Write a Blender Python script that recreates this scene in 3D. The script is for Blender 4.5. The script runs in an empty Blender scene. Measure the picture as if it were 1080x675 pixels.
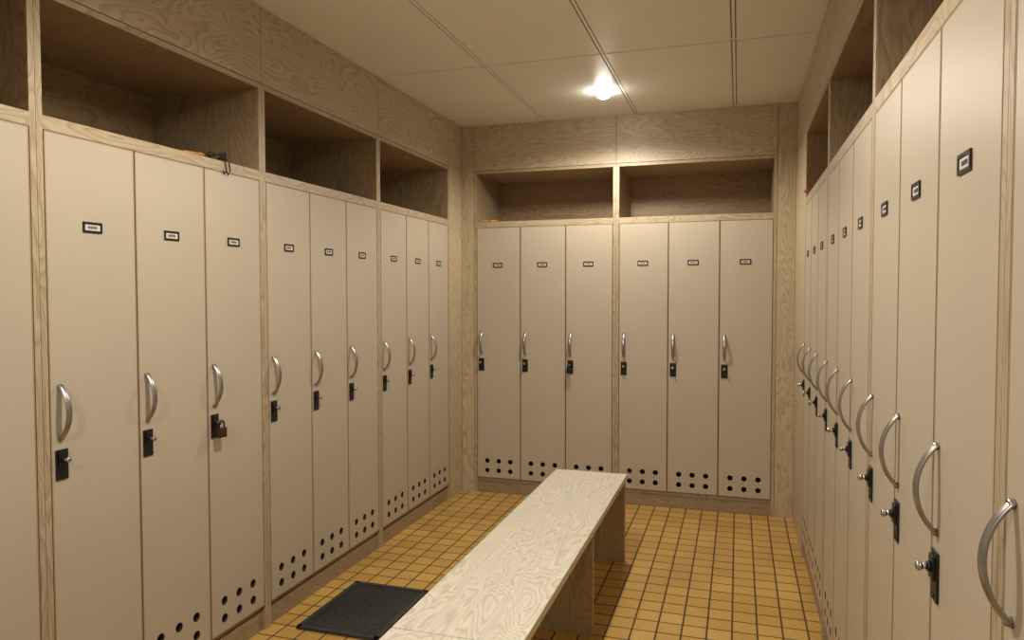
import bpy, bmesh, math, random
from mathutils import Vector, Matrix
random.seed(4)
S=bpy.context.scene
COL=S.collection
# ---------------------------------------------------------------- dimensions
A=1.8726; B=0.334; D=4.7713; CEIL=2.5752
W=0.3204; P=0.0413; G=3*W+P; DEP=0.55
ZT=1.868; ZB=0.104; ZS=1.907; ZC=2.262
LEND=4.5211; REND=4.087; BX=-1.7589
YB=-1.95
# ---------------------------------------------------------------- materials
def newmat(n):
    m=bpy.data.materials.new(n); m.use_nodes=True
    nt=m.node_tree; bs=nt.nodes['Principled BSDF']
    return m,nt,bs
def N(nt,t,**k):
    n=nt.nodes.new(t)
    for a,v in k.items(): setattr(n,a,v)
    return n
def plain(n,c,rough=.5,metal=0,bump=0,bscale=200,var=.0):
    m,nt,bs=newmat(n)
    bs.inputs['Base Color'].default_value=(*c,1); bs.inputs['Roughness'].default_value=rough; bs.inputs['Metallic'].default_value=metal
    tc=N(nt,'ShaderNodeTexCoord')
    nz=N(nt,'ShaderNodeTexNoise'); nz.inputs['Scale'].default_value=bscale; nz.inputs['Detail'].default_value=3
    nt.links.new(tc.outputs['Object'],nz.inputs['Vector'])
    if var>0:
        nz2=N(nt,'ShaderNodeTexNoise'); nz2.inputs['Scale'].default_value=3; nz2.inputs['Detail'].default_value=5
        nt.links.new(tc.outputs['Object'],nz2.inputs['Vector'])
        r=N(nt,'ShaderNodeValToRGB'); r.color_ramp.elements[0].position=.3; r.color_ramp.elements[1].position=.7
        r.color_ramp.elements[0].color=(*[x*(1-var) for x in c],1); r.color_ramp.elements[1].color=(*[min(1,x*(1+var)) for x in c],1)
        nt.links.new(nz2.outputs['Fac'],r.inputs['Fac']); nt.links.new(r.outputs['Color'],bs.inputs['Base Color'])
    if bump>0:
        b=N(nt,'ShaderNodeBump'); b.inputs['Strength'].default_value=bump; b.inputs['Distance'].default_value=.001
        nt.links.new(nz.outputs['Fac'],b.inputs['Height']); nt.links.new(b.outputs['Normal'],bs.inputs['Normal'])
    return m
def wood(n,axis,light,dark,rough=.45,freq=30,across=5.5,along=1.3,contrast=.85):
    m,nt,bs=newmat(n); L=nt.links.new
    tc=N(nt,'ShaderNodeTexCoord'); oi=N(nt,'ShaderNodeObjectInfo')
    ad=N(nt,'ShaderNodeVectorMath',operation='MULTIPLY_ADD')
    cb=N(nt,'ShaderNodeCombineXYZ')
    for i in range(3): L(oi.outputs['Random'],cb.inputs[i])
    ad.inputs[1].default_value=(13.1,7.7,5.3); L(cb.outputs[0],ad.inputs[0]); L(tc.outputs['Object'],ad.inputs[2])
    mp=N(nt,'ShaderNodeMapping'); s=[across]*3; s[axis]=along; mp.inputs['Scale'].default_value=s
    L(ad.outputs[0],mp.inputs['Vector'])
    nz=N(nt,'ShaderNodeTexNoise'); nz.inputs['Scale'].default_value=1; nz.inputs['Detail'].default_value=2.6; nz.inputs['Roughness'].default_value=.45; nz.inputs['Distortion'].default_value=.4
    L(mp.outputs[0],nz.inputs['Vector'])
    mu=N(nt,'ShaderNodeMath',operation='MULTIPLY'); mu.inputs[1].default_value=freq; L(nz.outputs['Fac'],mu.inputs[0])
    fr=N(nt,'ShaderNodeMath',operation='FRACT'); L(mu.outputs[0],fr.inputs[0])
    r=N(nt,'ShaderNodeValToRGB'); cr=r.color_ramp
    mid=[l*(1-.35*contrast)+d*.35*contrast for l,d in zip(light,dark)]
    dk=[l*(1-contrast)+d*contrast for l,d in zip(light,dark)]
    cr.elements[0].position=0; cr.elements[0].color=(*light,1)
    cr.elements[1].position=1; cr.elements[1].color=(*light,1)
    e=cr.elements.new(.4); e.color=(*mid,1)
    e=cr.elements.new(.7); e.color=(*dk,1)
    e=cr.elements.new(.88); e.color=(*light,1)
    L(fr.outputs[0],r.inputs['Fac'])
    # fine fibres
    mp2=N(nt,'ShaderNodeMapping'); s=[160]*3; s[axis]=5; mp2.inputs['Scale'].default_value=s
    L(ad.outputs[0],mp2.inputs['Vector'])
    n2=N(nt,'ShaderNodeTexNoise'); n2.inputs['Scale'].default_value=1; n2.inputs['Detail'].default_value=2
    L(mp2.outputs[0],n2.inputs['Vector'])
    r2=N(nt,'ShaderNodeMapRange'); r2.inputs['From Min'].default_value=.3; r2.inputs['From Max'].default_value=.7; r2.inputs['To Min'].default_value=.9; r2.inputs['To Max'].default_value=1.05
    L(n2.outputs['Fac'],r2.inputs['Value'])
    vm=N(nt,'ShaderNodeVectorMath',operation='SCALE'); L(r.outputs['Color'],vm.inputs[0]); L(r2.outputs[0],vm.inputs['Scale'])
    L(vm.outputs[0],bs.inputs['Base Color'])
    bs.inputs['Roughness'].default_value=rough
    b=N(nt,'ShaderNodeBump'); b.inputs['Strength'].default_value=.15; b.inputs['Distance'].default_value=.001
    L(n2.outputs['Fac'],b.inputs['Height']); L(b.outputs['Normal'],bs.inputs['Normal'])
    return m
WL=(.50,.405,.275); WD=(.35,.265,.165)
wV=wood('wood_vertical_grain',2,WL,WD)
wVf=wood('cabinet_side_wood',2,(.42,.335,.225),(.29,.215,.135))
wXf=wood('cabinet_rail_wood',0,(.42,.335,.225),(.29,.215,.135))
wX=wood('wood_grain_x',0,WL,WD)
wY=wood('wood_grain_y',1,WL,WD)
wIn=wood('wood_cubby_shade',0,(.33,.225,.125),(.22,.14,.07))  # same wood, darkened: cubby shade put into back and top colour
wInV=wood('wood_cubby_side_shade',2,(.34,.25,.15),(.23,.16,.09))  # cubby sides, likewise darkened to carry the shade
wBt=wood('bench_top_wood',1,(.74,.70,.60),(.50,.45,.37),rough=.3,freq=30,across=6.5,along=1.5,contrast=.72)
wBl=wood('bench_leg_wood',2,(.44,.35,.235),(.32,.24,.155))
mDoor=plain('door_greige_laminate',(.435,.375,.295),.38,bump=.12,bscale=900,var=.025)
mEdge=plain('door_edge_banding',(.30,.21,.125),.5)
mDark=plain('painted_gap_shade',(.03,.022,.015),.9)  # painted shade for vent hole walls and dividers behind door gaps
mSeam=plain('shadow_gap_olive',(.16,.14,.09),.9)
mHand=plain('brushed_nickel',(.38,.37,.35),.33,metal=1,bump=.05,bscale=500)
mHasp=plain('black_hasp_metal',(.012,.012,.012),.35,metal=.3)
mChr=plain('chrome',(.50,.49,.47),.22,metal=1)
mCard=plain('label_card',(.55,.52,.47),.5)
mText=plain('label_print',(.06,.06,.06),.6)
mPlinth=wood('plinth_wood',0,(.32,.235,.145),(.23,.16,.09))
# ---------------------------------------------------------------- mesh helpers
def addbox(bm,x0,x1,y0,y1,z0,z1,mi=0,bev=0):
    vs=[bm.verts.new(p) for p in ((x0,y0,z0),(x1,y0,z0),(x1,y1,z0),(x0,y1,z0),(x0,y0,z1),(x1,y0,z1),(x1,y1,z1),(x0,y1,z1))]
    fs=[bm.faces.new([vs[i] for i in f]) for f in ((0,3,2,1),(4,5,6,7),(0,1,5,4),(1,2,6,5),(2,3,7,6),(3,0,4,7))]
    for f in fs: f.material_index=mi
    if bev>0:
        es=list({e for f in fs for e in f.edges})
        r=bmesh.ops.bevel(bm,geom=es,offset=bev,segments=2,affect='EDGES',profile=.5)
        for f in r['faces']: f.material_index=mi
def addcyl(bm,p0,p1,r0,r1=None,seg=20,mi=0):
    r1=r0 if r1 is None else r1
    p0=Vector(p0);p1=Vector(p1);d=p1-p0
    M=Matrix.Translation((p0+p1)/2)@d.to_track_quat('Z','Y').to_matrix().to_4x4()
    r=bmesh.ops.create_cone(bm,cap_ends=True,segments=seg,radius1=r0,radius2=r1,depth=d.length,matrix=M)
    for f in {f for v in r['verts'] for f in v.link_faces}:
        f.material_index=mi; f.smooth=len(f.verts)==4
def sweep(bm,pts,prof,mi=0,up=Vector((1,0,0)),scales=None,closed=False):
    rings=[]
    n=len(pts)
    for i,p in enumerate(pts):
        p=Vector(p)
        a=Vector(pts[(i-1)%n if closed else max(i-1,0)]);b=Vector(pts[(i+1)%n if closed else min(i+1,n-1)])
        t=(b-a).normalized(); nn=t.cross(up)
        if nn.length<1e-4: nn=t.cross(Vector((0,1,0.01)))
        nn.normalize(); uu=nn.cross(t)
        s=scales[i] if scales else 1
        rings.append([bm.verts.new(p+uu*(x*s)+nn*(y*s)) for x,y in prof])
    m=len(prof)
    for i in range(n if closed else n-1):
        r0=rings[i];r1=rings[(i+1)%n]
        for j in range(m):
            f=bm.faces.new((r0[j],r0[(j+1)%m],r1[(j+1)%m],r1[j])); f.smooth=True; f.material_index=mi
    if not closed:
        for r,rev in ((rings[0],True),(rings[-1],False)):
            f=bm.faces.new(r[::-1] if rev else r); f.material_index=mi
def oval(a,b,n=12): return [(a*math.cos(2*math.pi*i/n),b*math.sin(2*math.pi*i/n)) for i in range(n)]
def mesh(name,bm,mats):
    bmesh.ops.recalc_face_normals(bm,faces=bm.faces)
    me=bpy.data.meshes.new(name); bm.to_mesh(me); bm.free()
    for m in mats: me.materials.append(m)
    return me
def obj(name,me,parent=None,loc=(0,0,0),rot=(0,0,0)):
    o=bpy.data.objects.new(name,me); COL.objects.link(o); o.location=loc; o.rotation_euler=rot
    if parent: o.parent=parent
    return o
def empty(name,loc=(0,0,0),rz=0,parent=None):
    o=bpy.data.objects.new(name,None); COL.objects.link(o); o.location=loc; o.rotation_euler=(0,0,rz); o.empty_display_size=.1
    if parent: o.parent=parent
    return o
# ---------------------------------------------------------------- shared locker meshes
DW=W-.004; DH=ZT-ZB-.003
def door_mesh():
    cu=bpy.data.curves.new('door_c','CURVE'); cu.dimensions='2D'; cu.fill_mode='BOTH'; cu.extrude=.0085
    e=.0035
    def poly(pts):
        s=cu.splines.new('POLY'); s.points.add(len(pts)-1); s.use_cyclic_u=True
        for q,(x,y) in zip(s.points,pts): q.co=(x,y,0,1)
    poly([(e,e),(DW-e,e),(DW-e,DH-e),(e,DH-e)])
    for i in range(3):
        for j in range(2):
            cx=DW/2+(i-1)*.085; cy=.052+j*.068
            poly([(cx+.0168*math.cos(2*math.pi*k/28),cy+.0168*math.sin(2*math.pi*k/28)) for k in range(28)])
    o=bpy.data.objects.new('tmp',cu); COL.objects.link(o)
    dg=bpy.context.evaluated_depsgraph_get(); dg.update()
    me=bpy.data.meshes.new_from_object(o.evaluated_get(dg)); bpy.data.objects.remove(o)
    me.transform(Matrix(((1,0,0,0),(0,0,-1,.009),(0,1,0,0),(0,0,0,1))))
    bm=bmesh.new(); bm.from_mesh(me); bm.normal_update()
    for f in bm.faces: f.material_index=0 if abs(f.normal.y)>.9 else 2; f.smooth=False  # vent hole walls painted dark in place of shade
    for (x0,x1,z0,z1) in ((0,e,0,DH),(DW-e,DW,0,DH),(e,DW-e,0,e),(e,DW-e,DH-e,DH)):
        addbox(bm,x0,x1,0,.018,z0,z1,1)
    return mesh('locker_door',bm,[mDoor,mEdge,mDark])
ME_DOOR=door_mesh()
def handle_mesh():
    bm=bmesh.new(); L=.158; sag=.034
    R=(L*L/4+sag*sag)/(2*sag); th=math.asin(L/2/R)
    pts=[];sc=[]
    for i in range(25):
        a=-th+2*th*i/24
        pts.append((0,-(R*math.cos(a)-(R-sag)),R*math.sin(a))); sc.append(1-.12*abs(i-12)/12)
    sweep(bm,pts,oval(.0098,.0048),0,scales=sc)
    for z in (-L/2+.004,L/2-.004): addcyl(bm,(0,-.008,z),(0,.0005,z),.0065)
    return mesh('bow_handle',bm,[mHand])
ME_HAND=handle_mesh()
def hasp_mesh():
    bm=bmesh.new()
    addbox(bm,-.020,.020,-.004,0,-.044,.044,0,.0012)
    addbox(bm,-.014,.014,-.009,-.004,-.006,.036,0,.001)
    for z in (-.036,): addcyl(bm,(0,-.0055,z),(0,-.004,z),.004,mi=0)
    # turning knob: dark collar, chrome spindle, rounded head
    addcyl(bm,(0,-.014,.015),(0,-.009,.015),.0095,mi=0)
    addcyl(bm,(0,-.022,.015),(0,-.014,.015),.0055,mi=1)
    addcyl(bm,(0,-.027,.015),(0,-.022,.015),.0095,.0065,mi=1)
    addcyl(bm,(0,-.032,.015),(0,-.027,.015),.0065,.0095,mi=1)
    return mesh('padlock_hasp',bm,[mHasp,mChr])
ME_HASP=hasp_mesh()
def label_mesh():
    bm=bmesh.new(); w,h,t=.034,.016,.0065
    for b in ((-w,w,-h,-h+t),(-w,w,h-t,h),(-w,-w+t,-h+t,h-t),(w-t,w,-h+t,h-t)):
        addbox(bm,b[0],b[1],-.003,0,b[2],b[3],0)
    addbox(bm,-w+t,w-t,-.001,0,-h+t,h-t,1)
    for k in range(7):
        x=-.016+k*.0048
        addbox(bm,x,x+.0036,-.0014,-.001,-.004,.004,2)
    return mesh('label_holder',bm,[mHasp,mCard,mText])
ME_LAB=label_mesh()
def frame_mesh():
    bm=bmesh.new(); t=.0197
    addbox(bm,.0007,t,0,DEP,0,ZC,0); addbox(bm,G-t,G-.0007,0,DEP,0,ZC,0)
    addbox(bm,t,G-t,0,DEP,ZT,ZS,1)
    addbox(bm,t,G-t,0,DEP,ZC-.02,ZC,1)
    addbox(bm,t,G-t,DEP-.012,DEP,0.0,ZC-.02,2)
    addbox(bm,t,G-t,.02,DEP-.012,ZB-.025,ZB-.003,1)
    addbox(bm,t,G-t,.012,.03,0,ZB-.026,3)
    for i in (1,2):
        x=P/2+i*W; addbox(bm,x-.009,x+.009,.0195,DEP-.012,ZB-.003,ZT,4)  # wood dividers coloured near-black so the door gaps look shaded
    # added cubby skins, recess shade put into their darker wood colour
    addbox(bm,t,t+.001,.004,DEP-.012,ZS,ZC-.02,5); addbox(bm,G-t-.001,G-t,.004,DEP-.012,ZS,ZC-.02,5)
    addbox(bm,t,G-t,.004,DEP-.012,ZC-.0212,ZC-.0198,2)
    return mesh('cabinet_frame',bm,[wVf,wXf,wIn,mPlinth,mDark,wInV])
ME_FR=frame_mesh()
def cabinet(loc,rz):
    e=empty('locker_cabinet',loc,rz)
    obj('cabinet_frame',ME_FR,e)
    for i in range(3):
        x=P/2+i*W+.002
        obj('door_%d'%(i+1),ME_DOOR,e,(x,0,ZB+.0015))
        obj('handle_%d'%(i+1),ME_HAND,e,(x+.032,0,1.06))
        obj('hasp_%d'%(i+1),ME_HASP,e,(x+.032,0,.908))
        obj('label_holder_%d'%(i+1),ME_LAB,e,(x+DW/2-.004,0,1.604))
    return e
cb=[cabinet((BX-P/2+k*G,D,0),0) for k in range(2)]
cl=[cabinet((-A,LEND+P/2-k*G,0),math.pi/2) for k in range(1,7)]
cr_=[cabinet((B,REND+P/2-k*G,0),-math.pi/2) for k in range(6)]
# ---------------------------------------------------------------- fascia / fillers
def boxes_obj(name,bl,mats):
    bm=bmesh.new()
    for b in bl: addbox(bm,*b)
    return obj(name,mesh(name,bm,mats))
g=.0014
bl=[]
LN=LEND+P/2; RN=REND+P/2
for k in range(6): bl.append((-A-.02,-A,LN-(k+1)*G+g,LN-k*G-g,ZC+.003,CEIL,0))
bl.append((-A-.02,-A,LN+g,D-.001,ZC+.003,CEIL,0)); bl.append((-A-.02,-A,YB,LN-6*G-g,ZC+.003,CEIL,0))
boxes_obj('trim_fascia_left',bl,[wY])
bl=[(B,B+.02,RN-(k+1)*G+g,RN-k*G-g,ZC+.003,CEIL,0) for k in range(6)]
bl.append((B,B+.02,RN+g,D-.001,ZC+.003,CEIL,0))
boxes_obj('trim_fascia_right',bl,[wY])
xa=BX-P/2; xb=xa+2*G
boxes_obj('trim_fascia_back',[(xa+g,xa+G-g,D,D+.02,ZC+.003,CEIL,0),(xa+G+g,xb-g,D,D+.02,ZC+.003,CEIL,0)],[wX])
boxes_obj('trim_corner_left',[(-A-.02,-A,LN+g,D-.001,0,ZC,0),(-A+.001,xa-g,D,D+.02,0,CEIL,0)],[wV])
boxes_obj('trim_corner_right',[(B,B+.02,RN+g,D-.001,0,ZC,0),(xb+g,B-.001,D,D+.02,0,CEIL,0)],[wV])
boxes_obj('trim_near_left',[(-A-.02,-A,YB,LN-6*G-g,0,ZC,0)],[wV])
# ---------------------------------------------------------------- room shell
mWall=plain('painted_wall',(.55,.5,.42),.8,bump=.2,bscale=60)
X0=-A-DEP-.01; X1=B+DEP+.01; Y1=D+DEP+.01
def tilemat():
    m,nt,bs=newmat('yellow_mosaic_tiles'); L=nt.links.new
    T=.1; ox,oy=.012,.02
    tc=N(nt,'ShaderNodeTexCoord'); mp=N(nt,'ShaderNodeMapping'); mp.inputs['Scale'].default_value=(1/T,1/T,1/T); mp.inputs['Location'].default_value=(ox/T,oy/T,0)
    L(tc.outputs['Object'],mp.inputs['Vector'])
    sp=N(nt,'ShaderNodeSeparateXYZ'); L(mp.outputs[0],sp.inputs[0])
    def edge(s):
        f=N(nt,'ShaderNodeMath',operation='PINGPONG'); f.inputs[1].default_value=.5; L(sp.outputs[s],f.inputs[0]); return f
    mn=N(nt,'ShaderNodeMath',operation='MINIMUM'); L(edge('X').outputs[0],mn.inputs[0]); L(edge('Y').outputs[0],mn.inputs[1])
    gm=N(nt,'ShaderNodeMapRange'); gm.interpolation_type='SMOOTHSTEP'; gm.inputs['From Min'].default_value=.025; gm.inputs['From Max'].default_value=.05; L(mn.outputs[0],gm.inputs['Value'])
    fl=N(nt,'ShaderNodeVectorMath',operation='FLOOR'); L(mp.outputs[0],fl.inputs[0])
    wn=N(nt,'ShaderNodeTexWhiteNoise'); L(fl.outputs[0],wn.inputs['Vector'])
    nz=N(nt,'ShaderNodeTexNoise'); nz.inputs['Scale'].default_value=160; nz.inputs['Detail'].default_value=4; L(tc.outputs['Object'],nz.inputs['Vector'])
    nb=N(nt,'ShaderNodeTexNoise'); nb.inputs['Scale'].default_value=2.2; nb.inputs['Detail'].default_value=3; L(tc.outputs['Object'],nb.inputs['Vector'])
    r=N(nt,'ShaderNodeValToRGB'); r.color_ramp.elements[0].color=(.52,.30,.075,1); r.color_ramp.elements[1].color=(.62,.38,.105,1); L(wn.outputs['Value'],r.inputs['Fac'])
    m1=N(nt,'ShaderNodeMapRange'); m1.inputs['From Min'].default_value=.3; m1.inputs['From Max'].default_value=.7; m1.inputs['To Min'].default_value=.75; m1.inputs['To Max'].default_value=1.15; L(nz.outputs['Fac'],m1.inputs['Value'])
    m2=N(nt,'ShaderNodeMapRange'); m2.inputs['From Min'].default_value=.3; m2.inputs['From Max'].default_value=.7; m2.inputs['To Min'].default_value=.84; m2.inputs['To Max'].default_value=1.08; L(nb.outputs['Fac'],m2.inputs['Value'])
    mm=N(nt,'ShaderNodeMath',operation='MULTIPLY'); L(m1.outputs[0],mm.inputs[0]); L(m2.outputs[0],mm.inputs[1])
    sc=N(nt,'ShaderNodeVectorMath',operation='SCALE'); L(r.outputs['Color'],sc.inputs[0]); L(mm.outputs[0],sc.inputs['Scale'])
    mx=N(nt,'ShaderNodeMixRGB'); mx.inputs['Color1'].default_value=(.075,.04,.016,1); L(sc.outputs[0],mx.inputs['Color2']); L(gm.outputs[0],mx.inputs['Fac'])
    L(mx.outputs[0],bs.inputs['Base Color'])
    rr=N(nt,'ShaderNodeMapRange'); rr.inputs['To Min'].default_value=.85; rr.inputs['To Max'].default_value=.3; L(gm.outputs[0],rr.inputs['Value']); L(rr.outputs[0],bs.inputs['Roughness'])
    b=N(nt,'ShaderNodeBump'); b.inputs['Strength'].default_value=.6; b.inputs['Distance'].default_value=.002; L(gm.outputs[0],b.inputs['Height']); L(b.outputs['Normal'],bs.inputs['Normal'])
    return m
boxes_obj('floor',[(X0-.1,X1+.1,YB-.1,Y1+.1,-.1,0,0)],[tilemat()])
boxes_obj('wall_left',[(X0-.1,X0,YB-.1,Y1+.1,0,CEIL,0)],[mWall])
boxes_obj('wall_right',[(X1,X1+.1,YB-.1,Y1+.1,0,CEIL,0)],[mWall])
boxes_obj('wall_back',[(X0,X1,Y1,Y1+.1,0,CEIL,0)],[mWall])
boxes_obj('wall_front',[(X0,X1,YB-.1,YB-.001,0,CEIL,0)],[mWall])
mCT=plain('ceiling_tile',(.80,.79,.725),.45,bump=.1,bscale=300,var=.02)
mCG=plain('ceiling_grid_metal',(.86,.84,.76),.5)
bm=bmesh.new(); addbox(bm,X0-.1,X1+.1,YB-.1,Y1+.1,CEIL+.006,CEIL+.1,2)
cx=-.032; cy=3.53
xs=[cx+.6135*k for k in range(-5,3)]; ys=[cy+1.225*k for k in range(-6,3)]
for i in range(len(xs)-1):
    for j in range(len(ys)-1):
        x0,x1=max(xs[i],X0),min(xs[i+1],X1); y0,y1=max(ys[j],YB-.05),min(ys[j+1],Y1)
        if x1-x0>.02 and y1-y0>.02: addbox(bm,x0+.012,x1-.012,y0+.012,y1-.012,CEIL,CEIL+.007,0)
for x in xs:
    if X0<x<X1: addbox(bm,x-.0065,x+.0065,YB-.05,Y1,CEIL+.001,CEIL+.007,1)
for y in ys:
    if YB<y<Y1: addbox(bm,X0,X1,y-.0065,y+.0065,CEIL+.001,CEIL+.007,1)
obj('ceiling',mesh('ceiling',bm,[mCT,mCG,mSeam]))
# ---------------------------------------------------------------- downlights
me_,nt,bs=newmat('lamp_glow'); bs.inputs['Emission Color'].default_value=(1,.95,.85,1); bs.inputs['Emission Strength'].default_value=70; bs.inputs['Base Color'].default_value=(.9,.88,.8,1)
mRing=plain('white_lamp_bezel',(.8,.78,.72),.35)
def downlight(x,y,power):
    e=empty('recessed_downlight',(x,y,CEIL))
    bm=bmesh.new()
    n=32; prof=[(.044,-.001),(.046,-.006),(.056,-.005),(.060,0.0)]
    rings=[[bm.verts.new((r*math.cos(2*math.pi*i/n),r*math.sin(2*math.pi*i/n),z)) for i in range(n)] for r,z in prof]
    for a in range(3):
        for i in range(n):
            f=bm.faces.new((rings[a][i],rings[a][(i+1)%n],rings[a+1][(i+1)%n],rings[a+1][i])); f.smooth=True
    obj('bezel_ring',mesh('bezel_ring',bm,[mRing]),e)
    bm=bmesh.new(); bmesh.ops.create_uvsphere(bm,u_segments=24,v_segments=12,radius=.043)
    bmesh.ops.scale(bm,vec=(1,1,.8),verts=bm.verts)
    for f in bm.faces: f.smooth=True
    obj('lamp_bulb',mesh('lamp_bulb',bm,[me_]),e,(0,0,-.014))
    l=bpy.data.lights.new('lamp_light','SPOT'); l.energy=power; l.color=(1,.93,.80); l.spot_size=math.radians(168); l.spot_blend=.5; l.shadow_soft_size=.05
    obj('lamp_light',l,e,(0,0,-.12))
for x,y,p in ((-.753,4.165,70),(-.753,1.75,98),(-.753,-.7,90)): downlight(x,y,p)
# ---------------------------------------------------------------- bench
e=empty('wooden_bench',(-.745,0,0))
bw=.193; bt=.45; tk=.03
def child(name,b,mats,par,bev=.0):
    bm=bmesh.new(); addbox(bm,*b,0,bev); return obj(name,mesh(name,bm,mats),par)
child('top_far',(-bw,bw,1.832,3.785,bt-tk,bt),[wBt],e,.003)
child('top_near',(-bw,bw,-.15,1.828,bt-tk,bt),[wBt],e,.003)
for i,y in enumerate((-.1,.88,1.80,2.86,3.72)):
    child('leg_panel_%d'%(i+1),(-bw+.01,bw-.004,y,y+.03,0,bt-tk),[wBl],e,.001)
child('stretcher',(-.012,.012,-.07,3.72,.25,bt-tk-.001),[wBl],e)
# ---------------------------------------------------------------- mat
mMat=plain('black_rubber',(.03,.031,.032),.5,bump=.8,bscale=400,var=.35)
bm=bmesh.new(); mx0,mx1,my0,my1=-1.755,-1.375,2.56,3.06
addbox(bm,mx0,mx1,my0,my1,.0,.008,0,.003)
for b in ((mx0,mx1,my0,my0+.022),(mx0,mx1,my1-.022,my1),(mx0,mx0+.022,my0,my1),(mx1-.022,mx1,my0,my1)): addbox(bm,b[0],b[1],b[2],b[3],.006,.014,0,.002)
y=my0+.03
while y<my1-.03:
    x=mx0+.028
    while x<mx1-.03:
        addbox(bm,x,x+.012,y,y+.012,.006,.011,0); x+=.0185
    y+=.0185
obj('rubber_floor_mat',mesh('rubber_floor_mat',bm,[mMat]))
# ---------------------------------------------------------------- padlocks and bits
mBr=plain('padlock_brown_body',(.06,.024,.016),.4,metal=.5)
def padlock(cab,i,body):
    x=P/2+i*W+.002+.032
    e=empty('padlock',(x,-.033,.914),0,cab)
    bm=bmesh.new(); addbox(bm,-.02,.02,-.009,.009,-.048,-.010,0,.004)
    obj('padlock_body',mesh('padlock_body',bm,[body]),e)
    bm=bmesh.new(); pts=[(-.013,0,-.012)]+[(.013*math.cos(t),0,.002+.013*math.sin(t)) for t in [math.pi-math.pi*k/12 for k in range(13)]]+[(.013,0,-.012)]
    sweep(bm,pts,oval(.003,.003,8),0,up=Vector((0,1,0)))
    obj('padlock_shackle',mesh('padlock_shackle',bm,[mHasp]),e)
padlock(cl[2],2,mBr)
padlock(cb[0],2,mHasp)
mOr=plain('orange_cord',(.50,.22,.05),.6); mWire=plain('dark_wire',(.04,.03,.02),.4,metal=.5)
def tangle(name,loc,n,r,mat,rad,seed,flat=.35,sx=1,sy=1):
    rnd=random.Random(seed); bm=bmesh.new(); pts=[]
    ph=[rnd.random()*6 for _ in range(6)]
    for i in range(n):
        t=i/n*2*math.pi
        pts.append((sx*r*(math.cos(2*t+ph[0])+.5*math.sin(5*t+ph[1])),sy*r*(math.sin(3*t+ph[2])+.5*math.cos(4*t+ph[3])),rad+flat*r*(1+math.sin(3*t+ph[4]))))
    sweep(bm,pts,oval(rad,rad,6),0,up=Vector((.3,.2,1)),closed=True)
    return obj(name,mesh(name,bm,[mat]),None,loc)
# wire bundle: loops resting on the shelf with one loop drooping over the front edge
bm=bmesh.new(); rnd=random.Random(5)
cxw,cyw=-A-.03,2.30
for q in range(5):
    a0=rnd.random()*6; rx=.028+.012*rnd.random(); ry=.03+.015*rnd.random(); tilt=rnd.uniform(-.5,.9)
    pts=[]
    for k in range(30):
        t=2*math.pi*k/30
        x=rx*math.cos(t+a0)+rnd.uniform(-.002,.002); yy=ry*math.sin(t+a0)
        pts.append((cxw+x*.8,cyw+yy,ZS+.003+.02*(1+math.sin(t+a0+q))*abs(tilt)))
    sweep(bm,pts,oval(.0022,.0022,6),0,up=Vector((.3,.2,1)),closed=True)
for dy in (0,.022):
    sweep(bm,[(cxw,cyw+dy,ZS+.01),(-A-.005,cyw+dy,ZS+.012),(-A+.006,cyw+dy+.004,ZS),(-A+.006,cyw+dy+.012,ZS-.03),(-A+.007,cyw+dy-.004,ZS-.05),(-A+.008,cyw+dy-.012,ZS-.035)],oval(.0024,.0024,6),0,up=Vector((0,1,0)))
obj('coiled_wire',mesh('coiled_wire',bm,[mWire]))
tangle('orange_cord_bundle',(-A-.05,2.18,ZS),90,.028,mOr,.005,7,.15,1,1.3)
tangle('orange_cord_bundle',(BX+.07,D+.04,ZS),80,.025,mOr,.006,9,.12,1.6,.8)
tangle('orange_cord_bundle',(B+.02,3.98,ZS),80,.025,mOr,.005,12,.3)
# ---------------------------------------------------------------- camera, world, view
cam=bpy.data.cameras.new('camera'); cam.sensor_width=36; cam.lens=759.4/1080*36; cam.clip_start=.02
co=bpy.data.objects.new('camera',cam); COL.objects.link(co)
yaw,pitch,roll=.3045,.0355,-.0013
co.matrix_world=Matrix.Translation((0,0,1.4))@Matrix.Rotation(yaw,4,'Z')@Matrix.Rotation(math.pi/2-pitch,4,'X')@Matrix.Rotation(roll,4,'Z')
S.camera=co
w=bpy.data.worlds.new('world'); S.world=w; w.use_nodes=True; w.node_tree.nodes['Background'].inputs[0].default_value=(.02,.018,.015,1)
S.view_settings.view_transform='Standard'; S.view_settings.look='None'; S.view_settings.exposure=0
